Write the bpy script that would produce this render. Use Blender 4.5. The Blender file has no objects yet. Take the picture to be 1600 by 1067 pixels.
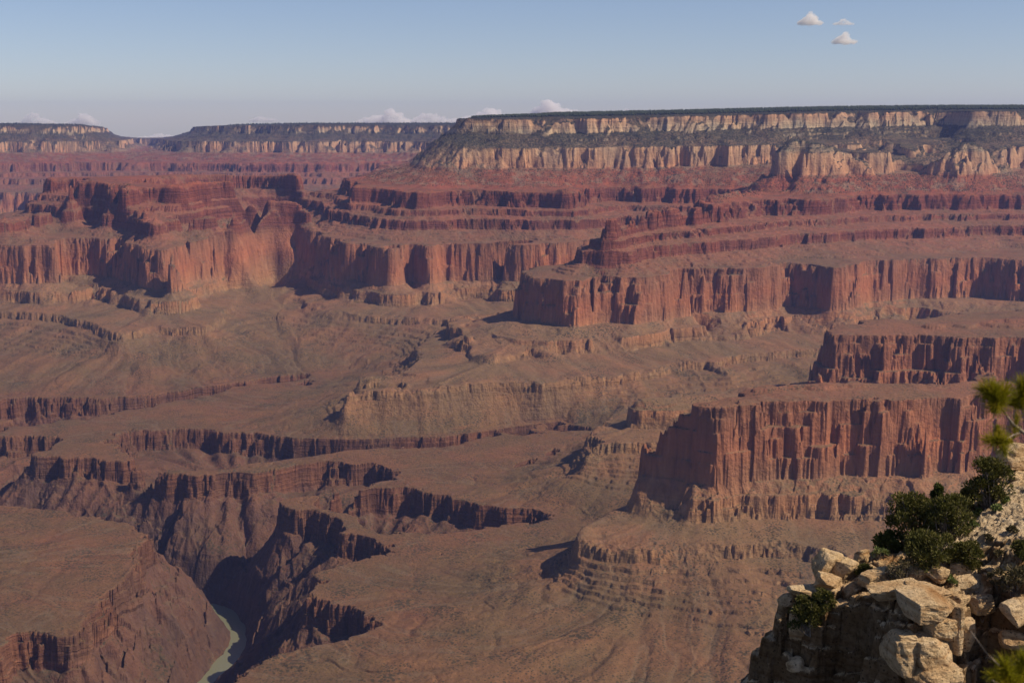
import bpy, bmesh, math, random, time
import numpy as np
from mathutils import Vector, Matrix, Euler
T0 = time.time()
QUAL = 1.0
# ------------------------------------------------------------------ camera, sky, sun, exposure
F = 2000.0 / 1600.0 * 36.0
PITCH = math.atan((533.5 - 190.0) / 2000.0)
scn = bpy.context.scene
cam_d = bpy.data.cameras.new('camera'); cam = bpy.data.objects.new('camera', cam_d)
scn.collection.objects.link(cam); scn.camera = cam
cam_d.lens = F; cam_d.sensor_width = 36.0; cam_d.sensor_fit = 'HORIZONTAL'
cam_d.clip_start = 0.5; cam_d.clip_end = 300000.0
cam.location = (0, 0, 0); cam.rotation_euler = (math.pi / 2 - PITCH, 0, 0)
cam_d.dof.use_dof = True; cam_d.dof.focus_distance = 300.0; cam_d.dof.aperture_fstop = 5.0

SUN_AZ = math.radians(106.0)     # clockwise from the view direction (+Y) towards +X
SUN_EL = math.radians(45.0)
world = bpy.data.worlds.new('World'); scn.world = world; world.use_nodes = True
wn = world.node_tree; bg = wn.nodes['Background']
sky = wn.nodes.new('ShaderNodeTexSky'); sky.sky_type = 'NISHITA'; sky.sun_disc = False
sky.sun_elevation = SUN_EL; sky.sun_rotation = SUN_AZ
sky.altitude = 2100; sky.air_density = 1.0; sky.dust_density = 1.4; sky.ozone_density = 2.5
tint = wn.nodes.new('ShaderNodeMix'); tint.data_type = 'RGBA'; tint.blend_type = 'MULTIPLY'; tint.inputs[0].default_value = 1.0
wn.links.new(sky.outputs[0], tint.inputs[6]); tint.inputs[7].default_value = (1.10, 1.01, 1.07, 1)
wn.links.new(tint.outputs[2], bg.inputs[0]); bg.inputs[1].default_value = 0.078
sun_d = bpy.data.lights.new('sun', 'SUN'); sun = bpy.data.objects.new('sun', sun_d)
scn.collection.objects.link(sun)
sun_d.energy = 5.0; sun_d.angle = math.radians(0.53); sun_d.color = (1.0, 0.865, 0.66)
sdir = Vector((math.sin(SUN_AZ) * math.cos(SUN_EL), math.cos(SUN_AZ) * math.cos(SUN_EL), math.sin(SUN_EL)))
sun.rotation_euler = sdir.to_track_quat('Z', 'Y').to_euler()
scn.view_settings.view_transform = 'Standard'; scn.view_settings.look = 'None'
scn.view_settings.gamma = 1.0; scn.view_settings.use_curve_mapping = False
scn.view_settings.exposure = 0.2
scn.cycles.volume_bounces = 6; scn.cycles.max_bounces = 8; scn.cycles.volume_step_rate = 1.0

def link(o): scn.collection.objects.link(o); return o
def tag(o, label=None, cat=None, group=None, kind=None):
    if label: o['label'] = label
    if cat: o['category'] = cat
    if group: o['group'] = group
    if kind: o['kind'] = kind
    return o

# ------------------------------------------------------------------ numpy noise
def _hash(ix, iy, seed):
    h = (ix.astype(np.int64) * 374761393 + iy.astype(np.int64) * 668265263 + seed * 1442695041) & 0xFFFFFFFF
    h = ((h ^ (h >> 13)) * 1274126177) & 0xFFFFFFFF
    h = (h ^ (h >> 16)) & 0xFFFF
    return h
_ang = np.arange(65536) * (2 * math.pi / 65536)
_GX = np.cos(_ang).astype(np.float32); _GY = np.sin(_ang).astype(np.float32)
def gnoise(x, y, seed=0):
    ix = np.floor(x); iy = np.floor(y)
    fx = (x - ix).astype(np.float32); fy = (y - iy).astype(np.float32)
    ix = ix.astype(np.int32); iy = iy.astype(np.int32)
    sx = fx * fx * fx * (fx * (fx * 6 - 15) + 10); sy = fy * fy * fy * (fy * (fy * 6 - 15) + 10)
    def g(a, b, dx, dy):
        h = _hash(a, b, seed); return _GX[h] * dx + _GY[h] * dy
    n00 = g(ix, iy, fx, fy); n10 = g(ix + 1, iy, fx - 1, fy)
    n01 = g(ix, iy + 1, fx, fy - 1); n11 = g(ix + 1, iy + 1, fx - 1, fy - 1)
    a = n00 + (n10 - n00) * sx; b = n01 + (n11 - n01) * sx
    return (a + (b - a) * sy) * 1.5
def ss(x): x = np.clip(x, 0, 1); return x * x * (3 - 2 * x)

def cells(X, Y, sx, sy, rot, seed):
    """rectangular-ish joint blocks: cell random value and distance to the joint"""
    c, s_ = math.cos(rot), math.sin(rot)
    a = (X * c + Y * s_) / sx; b = (-X * s_ + Y * c) / sy
    a = a + 0.25 * gnoise(a * .8, b * .8, seed + 5); b = b + 0.25 * gnoise(a * .8 + 9, b * .8, seed + 6)
    row = np.floor(b).astype(np.int64); a = a + (_hash(row, row * 0 + 3, seed) / 65536.0)
    col = np.floor(a).astype(np.int64); h = _hash(col, row, seed + 1) / 65536.0; h2 = _hash(col, row, seed + 2) / 65536.0
    fa, fb = a - col, b - row
    e = np.minimum(np.minimum(fa, 1 - fa) * sx, np.minimum(fb, 1 - fb) * sy)
    return h, h2, e, fa - .5, fb - .5
# ------------------------------------------------------------------ strata: E (level index ~ metres inland) -> height
TGT = np.array([(-400, -1445), (0, -1445), (20, -1436), (180, -1320), (385, -1195), (430, -1119), (640, -1112), (1000, -1080), (1120, -1066),
                (1240, -1040), (1325, -1014), (1362, -980), (1425, -967), (1468, -907), (1502, -882), (1558, -690), (1640, -668),
                (1712, -650), (1760, -596), (1812, -587), (1852, -553), (1890, -546), (1916, -466), (2112, -368), (2142, -252), (2278, -176),
                (2326, -84), (2400, -68), (2700, -52), (2900, -44), (3600, -36)], float)
# cliffs: centre E, height, width in metres, beds
CLB = [(408, 70, 16, 3), (1105, 5, 2.5, 1), (1150, 8, 3, 1), (1185, 6, 2.5, 1), (1218, 9, 3.5, 1), (1262, 9, 3, 1), (1298, 10, 3.5, 1), (1345, 30, 9, 2), (1446, 56, 15, 3),
       (1530, 182, 44, 5), (1588, 6, 3, 1), (1615, 5, 3, 1), (1665, 6, 3, 1), (1698, 5, 3, 1), (1736, 50, 13, 3), (1785, 5, 3, 1), (1832, 31, 9, 2), (1872, 4, 3, 1),
       (1903, 78, 17, 4), (1985, 5, 5, 1), (2060, 6, 5, 1), (2127, 112, 20, 4), (2175, 8, 5, 1), (2215, 12, 6, 1), (2250, 7, 5, 1), (2302, 88, 30, 4)]
_r = np.random.RandomState(5); CL = []
for (ec, h, w, nb) in CLB:
    fr = _r.uniform(0.6, 1.4, nb); fr /= fr.sum(); gap = w * 0.35 if nb > 1 else 0
    pos = ec - w * 0.5
    for k in range(nb):
        wk = (w - (gap if nb > 1 else 0)) * fr[k]; c_ = _r.normal(size=3); c_ *= (1.0 if nb > 1 else 0.5) / np.linalg.norm(c_)
        CL.append((pos + wk / 2, h * fr[k], wk, ec, c_)); pos += wk + (gap / (nb - 1) if nb > 1 else 0)
def _cl(E):
    z = 0.0
    for (p_, h, w, ec, c_) in CL:
        q = np.clip((E - p_) / w + 0.5, 0, 1); z = z + h * q
    return z
bgE = TGT[:, 0]; bgZ = TGT[:, 1] - _cl(TGT[:, 0])
def strat(E, g, soft=None, soft2=None, N3=None, bury=None, softk=None):
    z = np.interp(E, bgE, bgZ)
    for (p_, h, w, ec, c_) in CL:
        gg = np.maximum(g, 0.12); ww = w * gg; p2 = ec + (p_ - ec) * gg
        if soft is not None:
            if 1090 < ec < 1320: ww = ww + (soft + soft2) * 9
            if 1340 < ec < 1500: ww = ww + soft2 * 50
            elif 1580 < ec < 1880: ww = ww + soft2 * 5 + soft * 3
            elif ec > 1880: ww = ww + soft * (60 if ec > 2000 else 22) * (1.4 if ec > 2110 and ec < 2140 else 1)
        if softk is not None and ec > 2290: ww = ww + softk * 75
        if bury is not None and 1340 < ec < 1890: ww = ww + bury * (320 if ec == 1530 else 90)
        if N3 is not None: p2 = p2 + gg * 8.0 * (c_[0] * N3[0] + c_[1] * N3[1] + c_[2] * N3[2])
        q = np.clip((E - p2) / ww + 0.5, 0, 1)
        z = z + h * (0.75 * q + 0.25 * q * q * (3 - 2 * q))
    return z
def tilt(X, Y):
    t = np.where(Y < 8000, 0.02 * (Y - 3160), 96.8 - 0.0090 * (Y - 8000))
    t = t + 52 * ss((X + 300) / 3200) * ss((Y - 7350) / 500)
    return t + 50 * np.exp(-(((X + 1900) / 1100) ** 2 + ((Y - 7600) / 900) ** 2))

CP, SP = math.cos(PITCH), math.sin(PITCH)
def ray(px, py):
    xc = (px - 800) / 2000.0; yc = (533.5 - py) / 2000.0
    return xc, CP + yc * SP, -SP + yc * CP
def unproj(px, py, E):
    dx, dy, dz = ray(px, py); z0 = float(strat(np.array([E * 1.0]), np.array([1.0]))[0])
    Y = 5000.0
    for _ in range(60):
        z = z0 + float(tilt(np.array(dx / dy * Y), np.array(Y)))
        Yn = z / (dz / dy); Yn = min(max(Yn, 1500), 24000); Y = 0.5 * Y + 0.5 * Yn
    return dx / dy * Y, Y
# levels used while tracing
LV = dict(W=-30, T=419, M=1352, B=1436, R=1548, S=1914, C=2138, K=2318)
P = lambda e, *pts: ('p', e, pts)      # picture points
G = lambda e, *pts: ('g', e, pts)      # ground points (u = X/Y, Y)
CT = [
 # river
 P('W', (300, 1085), (335, 1060), (372, 1015), (375, 985), (348, 955)), G('W', (-.232, 3600), (-.262, 3650), (-.31, 3740), (-.40, 3850), (-.50, 3950), (-.62, 4050)),
 G('W', (-.25, 3000), (-.27, 2800), (-.29, 2300), (-.30, 1700)),
 # near left platform
 P('T', (0, 965), (30, 962), (62, 962), (85, 975), (105, 992), (125, 960), (160, 922), (190, 892), (215, 872), (226, 848), (208, 822), (180, 808), (130, 801), (60, 796), (0, 793)),
 G('T', (-.42, 3600), (-.52, 3660), (-.62, 3700)), G('T', (-.42, 2790), (-.46, 2500), (-.46, 1700)), G(700, (-.45, 3200), (-.6, 3300)),
 P('E', (232, 860, 370), (262, 890, 260), (300, 925, 130), (325, 943, 40)),
 # left side canyon, far and near rims
 P('T', (0, 680), (60, 664), (150, 655), (230, 641), (310, 626), (400, 604), (470, 592), (555, 574)),
 P('E', (555, 577, 416), (400, 622, 380), (200, 672, 320), (110, 694, 260), (40, 722, 130)), 
 P('T', (62, 712), (110, 695), (170, 678), (300, 650), (390, 631), (480, 601), (555, 579)),
 P('T', (62, 712), (100, 709), (180, 716), (235, 738), (255, 742), (275, 738), (330, 738), (420, 726), (500, 713), (600, 699), (680, 694), (740, 690), (790, 681), (815, 681), (835, 684), (870, 677), (930, 671)),
 G('T', (-.42, 4620), (-.6, 4700)), 
 # second side canyon
 P('E', (930, 673, 416), (870, 690, 375), (790, 712, 340), (700, 738, 300), (560, 762, 230), (450, 800, 110), (400, 850, 50)),
 P('T', (447, 784), (560, 764), (700, 747), (800, 731), (850, 716), (890, 695), (930, 673)),
 P('T', (447, 784), (480, 792), (515, 800), (545, 806), (556, 830), (600, 838), (700, 836), (770, 829), (840, 821), (890, 816), (925, 812)),
 # third side canyon
 P('E', (920, 822, 416), (860, 838, 372), (780, 850, 345), (700, 862, 320), (620, 874, 290), (540, 880, 200), (470, 885, 100), (410, 925, 25)),
 P('T', (520, 890), (600, 879), (700, 868), (800, 857), (870, 848), (925, 820)),
 P('T', (520, 890), (500, 900), (522, 906), (492, 922), (508, 942), (570, 954), (622, 966), (560, 988), (480, 1015), (400, 1042), (360, 1070)),
 G('T', (-.235, 2350), (-.25, 1700)),
 # B1 and B2 and B3 : M ledge
 P('M', (0, 486), (50, 488), (95, 492), (150, 508), (185, 523), (215, 515), (240, 508), (290, 512), (318, 512), (350, 482), (385, 456)), G('M', (-.200, 6850), (-.188, 7050), (-.178, 6950)), P('M', (470, 462), (480, 468), (505, 487), (560, 492), (620, 495), (680, 497), (725, 489)),
 G('M', (-.015, 6150), (-.035, 5950), (-.062, 5600), (-.078, 5300), (-.070, 5050), (-.088, 4850), (-.125, 4680)),
 P('M', (535, 618), (550, 611), (580, 611), (645, 611), (690, 609), (717, 604), (800, 598), (850, 601), (900, 592), (1000, 581), (1040, 574), (1075, 560), (1110, 560), (1140, 575)),
 P('B', (0, 469), (85, 476), (97, 478, None, 380), (140, 480, None, 320), (195, 484, None, 150), (232, 492), (262, 480), (300, 470), (345, 452), (372, 434)), G('B', (-.207, 6750), (-.200, 7150), (-.190, 7450), (-.178, 7450)), P('B', (462, 434), (480, 444), (510, 462), (555, 473), (600, 473), (640, 466), (672, 482), (700, 469), (760, 466), (800, 461), (830, 458)),
 G('B', (.03, 6380), (.06, 6560), (.10, 6740), (.125, 6780), (.11, 6420), (.08, 6120), (.04, 5900), (.012, 5800)),
 P('B', (742, 500), (712, 512), (700, 522), (712, 545), (745, 560), (772, 569), (820, 561), (880, 556), (950, 551), (1000, 545), (1040, 538), (1060, 520), (1090, 520), (1130, 536), (1165, 530), (1200, 512), (1300, 516), (1330, 522), (1370, 500), (1430, 500), (1500, 520), (1600, 515)),
 G('B', (.45, 5480), (.62, 5500)),
 P('R', (0, 366), (40, 372), (66, 374), (86, 390, None, -60), (94, 384, None, 680), (130, 384, None, 620), (165, 386, None, 440), (205, 390, None, 210), (258, 396, None, -60), (266, 397, None, -170), (276, 392, None, -60), (290, 376), (330, 366), (362, 362)), G('R', (-.214, 6900), (-.207, 7400), (-.197, 7900), (-.170, 7950), (-.160, 7500), (-.154, 7120)), P('R', (500, 374, None, 220), (507, 378, None, -60), (530, 384), (546, 388, None, 0), (552, 388, None, 210), (590, 390, None, 20), (600, 394, None, -60), (628, 393), (637, 393, None, 200), (666, 393, None, 20), (673, 393, None, -40), (690, 386), (760, 389), (828, 388), (836, 390, None, 200)),
 G('R', (.04, 6700), (.09, 6950), (.14, 7060), (.175, 6980), (.155, 6700), (.125, 6360), (.10, 6060), (.07, 5830), (.04, 5660), (.022, 5480)), G(1180, (.01, 6000), (.04, 6150)), G(1320, (.07, 6280), (.1, 6480)),
 P('R', (838, 436, None, 420), (885, 446, None, -20), (930, 438), (1000, 440), (1050, 438), (1120, 426), (1195, 425, None, -60), (1212, 425, None, 200), (1250, 425, None, 230), (1292, 425, None, 60), (1301, 425, None, -80), (1336, 418, None, -40), (1345, 418, None, 110), (1370, 415, None, 30), (1377, 415, None, -50), (1398, 410), (1403, 410, None, 100), (1412, 410, None, 30), (1418, 410, None, -60), (1480, 408, None, -40), (1490, 408, None, 130), (1518, 408, None, 30), (1524, 406, None, -50), (1545, 405, None, -30), (1550, 405, None, 220), (1600, 408, None, 220)),
 G('R', (.45, 5800), (.62, 5850)),
 # Supai
 P('E', (515, 306, 1800)), G('E', ) if False else G(1800, (-.150, 8000), (-.165, 8500), (-.20, 8600)), G(1000, (-.170, 6000)), G(1250, (-.180, 6500)),
 P('E', (905, 405, 1700), (945, 378, 1860), (1012, 350, 1900), (1060, 326, 1913)),
 P(1800, (0, 345), (60, 338, None, 150), (150, 338, None, 450), (200, 344, None, 250), (235, 350, None, 60), (262, 342), (300, 340), (370, 335), (430, 325), (480, 318)),
 # Esplanade rims
 P('S', (108, 292), (120, 286), (165, 288), (170, 298), (196, 299), (204, 290), (280, 294), (345, 286), (400, 288), (440, 291), (484, 295)),
 G('S', (-.165, 7900), (-.21, 8700), (-.29, 8700), (-.36, 7900)), G(1930, (-.34, 7500), (-.28, 7800), (-.22, 8200)),
 P('S', (548, 294), (575, 290), (610, 296), (650, 302), (700, 298), (750, 293), (800, 301), (860, 301), (885, 303), (892, 294), (950, 291), (1000, 292), (1060, 294)), G('S', (.16, 7380), (.21, 7300)),
 G('S', (-.126, 7700), (-.115, 8600), (-.10, 11000), (-.05, 12500)), 
 G('S', (.225, 7130), (.2, 6960), (.175, 6720), (.155, 6520), (.14, 6380)), P('S', (1085, 326), (1118, 320), (1146, 313, None, 120), (1152, 312, None, -40), (1185, 306), (1250, 307), (1262, 312), (1330, 306), (1400, 303), (1500, 303), (1600, 301)), G('S', (.45, 6850), (.62, 6900)),
 # Coconino
 G('C', (-.055, 12000), (-.052, 10500), (-.060, 8600), (-.066, 7850), (-.045, 7720), (.0, 7700), (.015, 7760), (.05, 7740), (.1, 7720), (.13, 7760), (.17, 7700), (.2, 7800), (.24, 7950), (.27, 7850), (.30, 7950), (.33, 8000), (.36, 7650), (.385, 7600), (.41, 7800), (.5, 7800), (.62, 7800)),
 G('C', (.204, 7200), (.213, 7090), (.235, 7070), (.255, 7100), (.260, 7240), (.24, 7330), (.215, 7340), (.207, 7260), (.209, 7180)),
 G(2242, (.214, 7200), (.238, 7190)), G(2242, (.215, 7150), (.238, 7130)), G(2242, (.216, 7240), (.238, 7230)), G(2240, (.246, 7200), (.253, 7215)), G(2110, (.194, 7160)), G(2000, (.185, 7000)), G(2242, (.218, 7195), (.234, 7195)), G(2150, (.268, 7200), (.289, 7250)), G(2060, (.30, 7250),), 
 G('C', (.332, 7230), (.35, 7150), (.365, 7230), (.36, 7350), (.34, 7350), (.332, 7230)), G(2235, (.346, 7260), (.358, 7260)), G(2000, (.20, 7170),), G(2060, (.41, 7300), (.5, 7250)),
 # Kaibab rim and plateau
 G('K', (-.035, 12500), (-.03, 10500), (-.037, 8600), (-.0425, 8120), (-.033, 7990), (.0, 7960), (.03, 8000), (.04, 7930), (.075, 7960), (.1, 8010), (.13, 7980), (.17, 8040), (.2, 7990), (.23, 8100), (.25, 8060), (.262, 8250), (.275, 8080), (.30, 8120), (.32, 8300), (.34, 8150), (.355, 7900), (.385, 7880), (.396, 8200), (.42, 8150), (.5, 8100), (.62, 8100)),
 G(2900, (.03, 8700), (.08, 8800), (.16, 8900), (.25, 8900), (.36, 8800), (.45, 8800), (.62, 8800)), G(2800, (.0, 9600), (.15, 11500), (.4, 11500)),
 # far rim
 G(700, (-.12, 10200), (-.3, 10800), (-.45, 10500), (-.62, 10000)), G(1000, (-.47, 8300), (-.6, 8300)), G('B', (-.62, 11100), (-.4, 11300), (-.2, 11300), (-.08, 11600)),
 G('R', (-.62, 11500), (-.45, 11500), (-.40, 11700), (-.36, 11500), (-.3, 12000), (-.24, 11800), (-.15, 12000), (-.08, 12300)),
 G('S', (-.62, 12800), (-.45, 12700), (-.38, 12900), (-.3, 13500), (-.25, 13100), (-.17, 12700), (-.12, 13000), (-.07, 13000)),
 G('C', (-.62, 13600), (-.5, 13550), (-.40, 13700), (-.345, 13850), (-.318, 14700), (-.305, 17500), (-.30, 22500)), G(2040, (-.287, 14600), (-.284, 20500)), G(2120, (-.30, 23200), (-.26, 23200)), G('C', (-.268, 22500), (-.264, 17500), (-.255, 14500), (-.235, 13900), (-.2, 13750), (-.15, 13600), (-.1, 13700), (-.06, 13700)),
 G('K', (-.62, 14000), (-.5, 13950), (-.40, 14000), (-.36, 14050), (-.335, 14400), (-.325, 16000), (-.315, 22500)), G('K', (-.24, 22500), (-.235, 16500), (-.222, 14700), (-.19, 14200), (-.15, 13950), (-.1, 14050), (-.04, 14100), (.02, 14200), (.2, 14500)),
 G(2700, (-.62, 15000), (-.45, 15000), (-.38, 15300)), G(2700, (-.17, 15000), (-.1, 14900), (-.04, 15000), (.1, 15500)),
 # B4
 P('B', (985, 657), (1060, 657)), G('B', (.16, 3880), (.2, 3860), (.26, 3830), (.35, 3820), (.45, 3820), (.62, 3800)),
 G('B', (.092, 3960), (.095, 4040), (.13, 4140), (.2, 4270), (.27, 4420), (.36, 4700), (.45, 4900), (.62, 5000)),
 P('E', (992, 624, 1508), (1060, 614, 1510), (1130, 604, 1512), (1190, 598, 1514), (1240, 590, 1520), (1288, 575, 1532)),
 P('R', (1310, 531), (1314, 531, None, 60), (1338, 530, None, 50), (1341, 531, None, -10), (1357, 530), (1360, 530, None, 60), (1380, 530, None, 50), (1384, 530, None, 0), (1400, 532), (1403, 530, None, 60), (1420, 530, None, 50), (1424, 532, None, -20), (1430, 531, None, 190), (1482, 531, None, 60), (1487, 531, None, 60), (1492, 531, None, 190), (1550, 529, None, 10), (1557, 529, None, -40), (1600, 528)), G('R', (.45, 4010), (.62, 4000)), G('R', (.264, 4120), (.3, 4300), (.36, 4450), (.42, 4600), (.62, 4700)), G(1610, (.33, 4160), (.45, 4250), (.6, 4250)),
 P('M', (915, 697), (940, 692), (1000, 690), (1060, 693)), G('M', (.16, 3720), (.22, 3690), (.3, 3690), (.45, 3690), (.62, 3690)), G('M', (.06, 3870), (.075, 4120), (.13, 4260), (.2, 4400), (.27, 4560), (.36, 4850), (.45, 5050), (.62, 5150)),
 P('E', (1000, 640 , 1000), ) if False else G(1080, (.12, 4550), (.18, 4750), (.25, 4950)), G(1150, (.36, 5180), (.6, 5300)),
 P('E', (855, 745, 1000), (960, 760, 1050)), G(1120, (.15, 3560), (.25, 3620), (.45, 3660)),
 # B5
 P('R', (1144, 643), (1195, 626), (1296, 623), (1322, 626), (1326, 626, None, 60), (1336, 626, None, 55), (1340, 628), (1350, 629, None, -5), (1354, 629, None, 55), (1364, 629, None, 50), (1368, 629, None, -5), (1376, 629), (1379, 629, None, 40), (1385, 629, None, 0), (1416, 629), (1420, 629, None, 60), (1427, 629, None, 50), (1431, 629), (1482, 618), (1522, 611), (1527, 610, None, 130), (1542, 610, None, 110), (1548, 610, None, -10), (1600, 612)), G('R', (.45, 3140), (.62, 3100)),
 G('R', (.170, 3090), (.2, 3185), (.25, 3212), (.3, 3222), (.4, 3228), (.62, 3280)),
 ('g', 0, ((.170, 3070, 1550), (.160, 3090, 1548), (.150, 3105, 1543), (.135, 3118, 1536), (.124, 3125, 1530), (.112, 3132, 1512))),
 P('B', (998, 797), (1060, 806)), G('B', (.18, 3050), (.23, 3065), (.28, 3065), (.35, 3060), (.45, 3040), (.62, 3000)),
 G('B', (.1, 3140), (.104, 3190), (.14, 3245), (.18, 3290), (.22, 3335), (.3, 3370), (.4, 3385), (.62, 3400)),
 P('M', (903, 842), (940, 851), (980, 856), (1050, 856), (1150, 851), (1205, 846), (1258, 849)), G('M', (.26, 2870), (.35, 2860), (.45, 2850), (.62, 2830)),
 G('M', (.055, 2960), (.06, 3040), (.09, 3180), (.13, 3270), (.2, 3390), (.3, 3450), (.45, 3480), (.62, 3500)),
 G(900, (.10, 2500), (.3, 2400), (.45, 2400), (.62, 2300)), G(780, (-.05, 2550), (.0, 2300), (.05, 1800), (.3, 1800), (.6, 1800)), G(600, (-.15, 2600), (-.15, 2100), (-.15, 1700)),
]
U0, U1 = -0.64, 0.64; V0, V1 = math.log(1700.0), math.log(23500.0)
def rasterise(nu, nv):
    val = np.zeros((nv, nu)); wt = np.zeros((nv, nu))
    def put(u, v, e):
        i = (u - U0) / (U1 - U0) * (nu - 1); j = (v - V0) / (V1 - V0) * (nv - 1)
        i = int(round(i)); j = int(round(j))
        if 0 <= i < nu and 0 <= j < nv: val[j, i] += e; wt[j, i] += 1
    for typ, lev, pts in CT:
        q = []
        for p in pts:
            e = p[2] if len(p) == 3 else (LV[lev] if lev in LV else float(lev))
            if typ == 'p':
                X, Y = unproj(p[0], p[1], e); dd = p[3] if len(p) == 4 else 0
                q.append((X / Y, math.log(Y + dd), e))
            else: q.append((p[0], math.log(p[1]), e))
        for a in range(len(q)):
            b = min(a + 1, len(q) - 1)
            n = max(1, int(max(abs(q[b][0] - q[a][0]) / (U1 - U0) * nu, abs(q[b][1] - q[a][1]) / (V1 - V0) * nv) * 2))
            for k in range(n):
                t = k / n
                put(*[q[a][m] * (1 - t) + q[b][m] * t for m in range(3)])
    m = wt > 0; val[m] /= wt[m]
    return val, m
def solve():
    E = None
    for nu, nv, its in ((41, 85, 600), (81, 169, 400), (161, 337, 300), (321, 673, 240), (641, 1345, 160)):
        val, m = rasterise(nu, nv)
        if E is None: E = np.full((nv, nu), 1000.0)
        else:
            E2 = np.zeros((nv, nu)); j = np.linspace(0, E.shape[0] - 1, nv); i = np.linspace(0, E.shape[1] - 1, nu)
            E = resample(E, j[:, None] + 0 * i[None, :], i[None, :] + 0 * j[:, None])
        jj, ii = np.mgrid[0:nv, 0:nu]; par = (ii + jj) & 1
        E[m] = val[m]
        for it in range(its):
            for c in (0, 1):
                Pd = np.pad(E, 1, mode='edge')
                A = 0.25 * (Pd[:-2, 1:-1] + Pd[2:, 1:-1] + Pd[1:-1, :-2] + Pd[1:-1, 2:])
                k = (par == c) & ~m
                E[k] += 1.6 * (A[k] - E[k])
    return E
def resample(A, j, i):
    j = np.clip(j, 0, A.shape[0] - 1.001); i = np.clip(i, 0, A.shape[1] - 1.001)
    j0 = j.astype(np.int32); i0 = i.astype(np.int32); fj = (j - j0).astype(A.dtype); fi = (i - i0).astype(A.dtype)
    a = A[j0, i0] * (1 - fi) + A[j0, i0 + 1] * fi; b = A[j0 + 1, i0] * (1 - fi) + A[j0 + 1, i0 + 1] * fi
    return a * (1 - fj) + b * fj
def blur(A, r, ax):
    if r < 1: return A
    for _ in range(2):
        Pd = np.pad(A, [(r + 1, r) if k == ax else (0, 0) for k in range(2)], mode='edge')
        c = np.cumsum(Pd, axis=ax, dtype=np.float64)
        n = 2 * r + 1
        A = ((c[n:] - c[:-n]) if ax == 0 else (c[:, n:] - c[:, :-n])) / n
    return A.astype(np.float32)

E0 = solve()
E0 = blur(blur(E0.astype(np.float32), 1, 0), 1, 1)
print('solve', time.time() - T0)
# column positions: fine in view, coarse outside
cs = 0.00062 / QUAL
ucol = np.concatenate([np.arange(U0, -0.45, cs * 5), np.arange(-0.45, 0.47, cs), np.arange(0.47, U1, cs * 5)])
NV2 = int(2600 * QUAL)
NU2 = len(ucol)
vrow = np.linspace(V0, V1, NV2)
J = (vrow - V0) / (V1 - V0) * (E0.shape[0] - 1); I = (ucol - U0) / (U1 - U0) * (E0.shape[1] - 1)
Es = resample(E0, J[:, None] + 0 * I[None, :], I[None, :] + 0 * J[:, None]).astype(np.float32)
Yg = np.exp(vrow)[:, None].astype(np.float32) + 0 * ucol[None, :].astype(np.float32); Xg = (ucol[None, :] * Yg).astype(np.float32)
dv = vrow[1] - vrow[0]
def grad(E):
    Eu = np.gradient(E, ucol, axis=1); Ev = np.gradient(E, dv, axis=0)
    return (Eu / Yg).astype(np.float32), ((Ev - ucol[None, :] * Eu) / Yg).astype(np.float32)
Esm = blur(blur(Es, 8, 0), 8, 1)
gx, gy = grad(Esm); g = np.sqrt(gx * gx + gy * gy) + 1e-6
g = np.clip(blur(blur(g, 10, 0), 10, 1), 0.15, 2.6)
# noise advected along the fall line: gullies, ribs and flutes
dxn, dyn = gx / np.sqrt(gx * gx + gy * gy + 1e-8), gy / np.sqrt(gx * gx + gy * gy + 1e-8)
def fall_noise(lam, seed, steps, L):
    x = Xg.copy(); y = Yg.copy(); acc = gnoise(x / lam, y / lam, seed); n = 1
    for sgn in (1, -1):
        x = Xg.copy(); y = Yg.copy()
        vx, vy = dxn, dyn
        for k in range(steps):
            x = x + sgn * vx * L; y = y + sgn * vy * L
            if k % 2 == 1:
                jj = (np.log(np.maximum(y, 1701)) - V0) / dv
                ii = np.interp(x / y, ucol, np.arange(NU2))
                jc = np.clip(jj, 0, NV2 - 1).astype(np.int32); ic = np.clip(ii, 0, NU2 - 1).astype(np.int32)
                vx = dxn[jc, ic]; vy = dyn[jc, ic]
            acc += gnoise(x / lam, y / lam, seed); n += 1
    acc = acc / math.sqrt(n)
    return 1.4 * np.tanh(acc / 1.4)
f1 = fall_noise(150.0, 11, 7, 40.0)
f2 = fall_noise(48.0, 12, 6, 16.0)
print('fall noise', time.time() - T0)
wx = gnoise(Xg / 420, Yg / 420, 1) * 60; wy = gnoise(Xg / 420, Yg / 420, 2) * 60
X1 = Xg + wx; Y1 = Yg + wy
def rid(n): return 1 - 2 * np.abs(n)
n = (gnoise(X1 / 520, Y1 / 520, 3) * 60 + rid(gnoise(X1 / 260, Y1 / 260, 4)) * 34
     + rid(gnoise(X1 / 110, Y1 / 110, 5)) * 17 + rid(gnoise(X1 / 55, Y1 / 55, 6)) * 9 + rid(gnoise(X1 / 26, Y1 / 26, 7)) * 3 + rid(gnoise(X1 / 12, Y1 / 12, 8)) * 1.4)
def jb(sx, sy, rot, sd):
    h = cells(X1, Y1, sx, sy, rot, sd)[0]; return (h - 0.5) * 2
bl = jb(85, 60, .4, 80) * 15 + jb(38, 26, 1.0, 84) * 8 + jb(17, 12, .2, 88) * 2.4 + jb(8, 6, .7, 92) * 1.0
bl = bl * (0.55 + 0.45 * np.abs(gnoise(X1 / 200, Y1 / 200, 95)) * 2)
lowE = ss((Es - 380) / 60)           # gorge below the platform rim is rougher
platform = ss((Es - 430) / 60) * (1 - ss((Es - 1050) / 200))
amp = 1.0 - 0.2 * ss((Es - 1950) / 100) * (1 - ss((Es - 2400) / 100))
gorge = 1 - lowE
n = n * (1 + 1.6 * ss((Yg - 10000) / 2000)) * (amp - 0.35 * gorge) + bl + f1 * (10 + 9 * gorge + 9 * platform) + f2 * (2.0 + 5 * gorge)
gn = g * n; gn = 120 * np.tanh(gn / 120)
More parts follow.
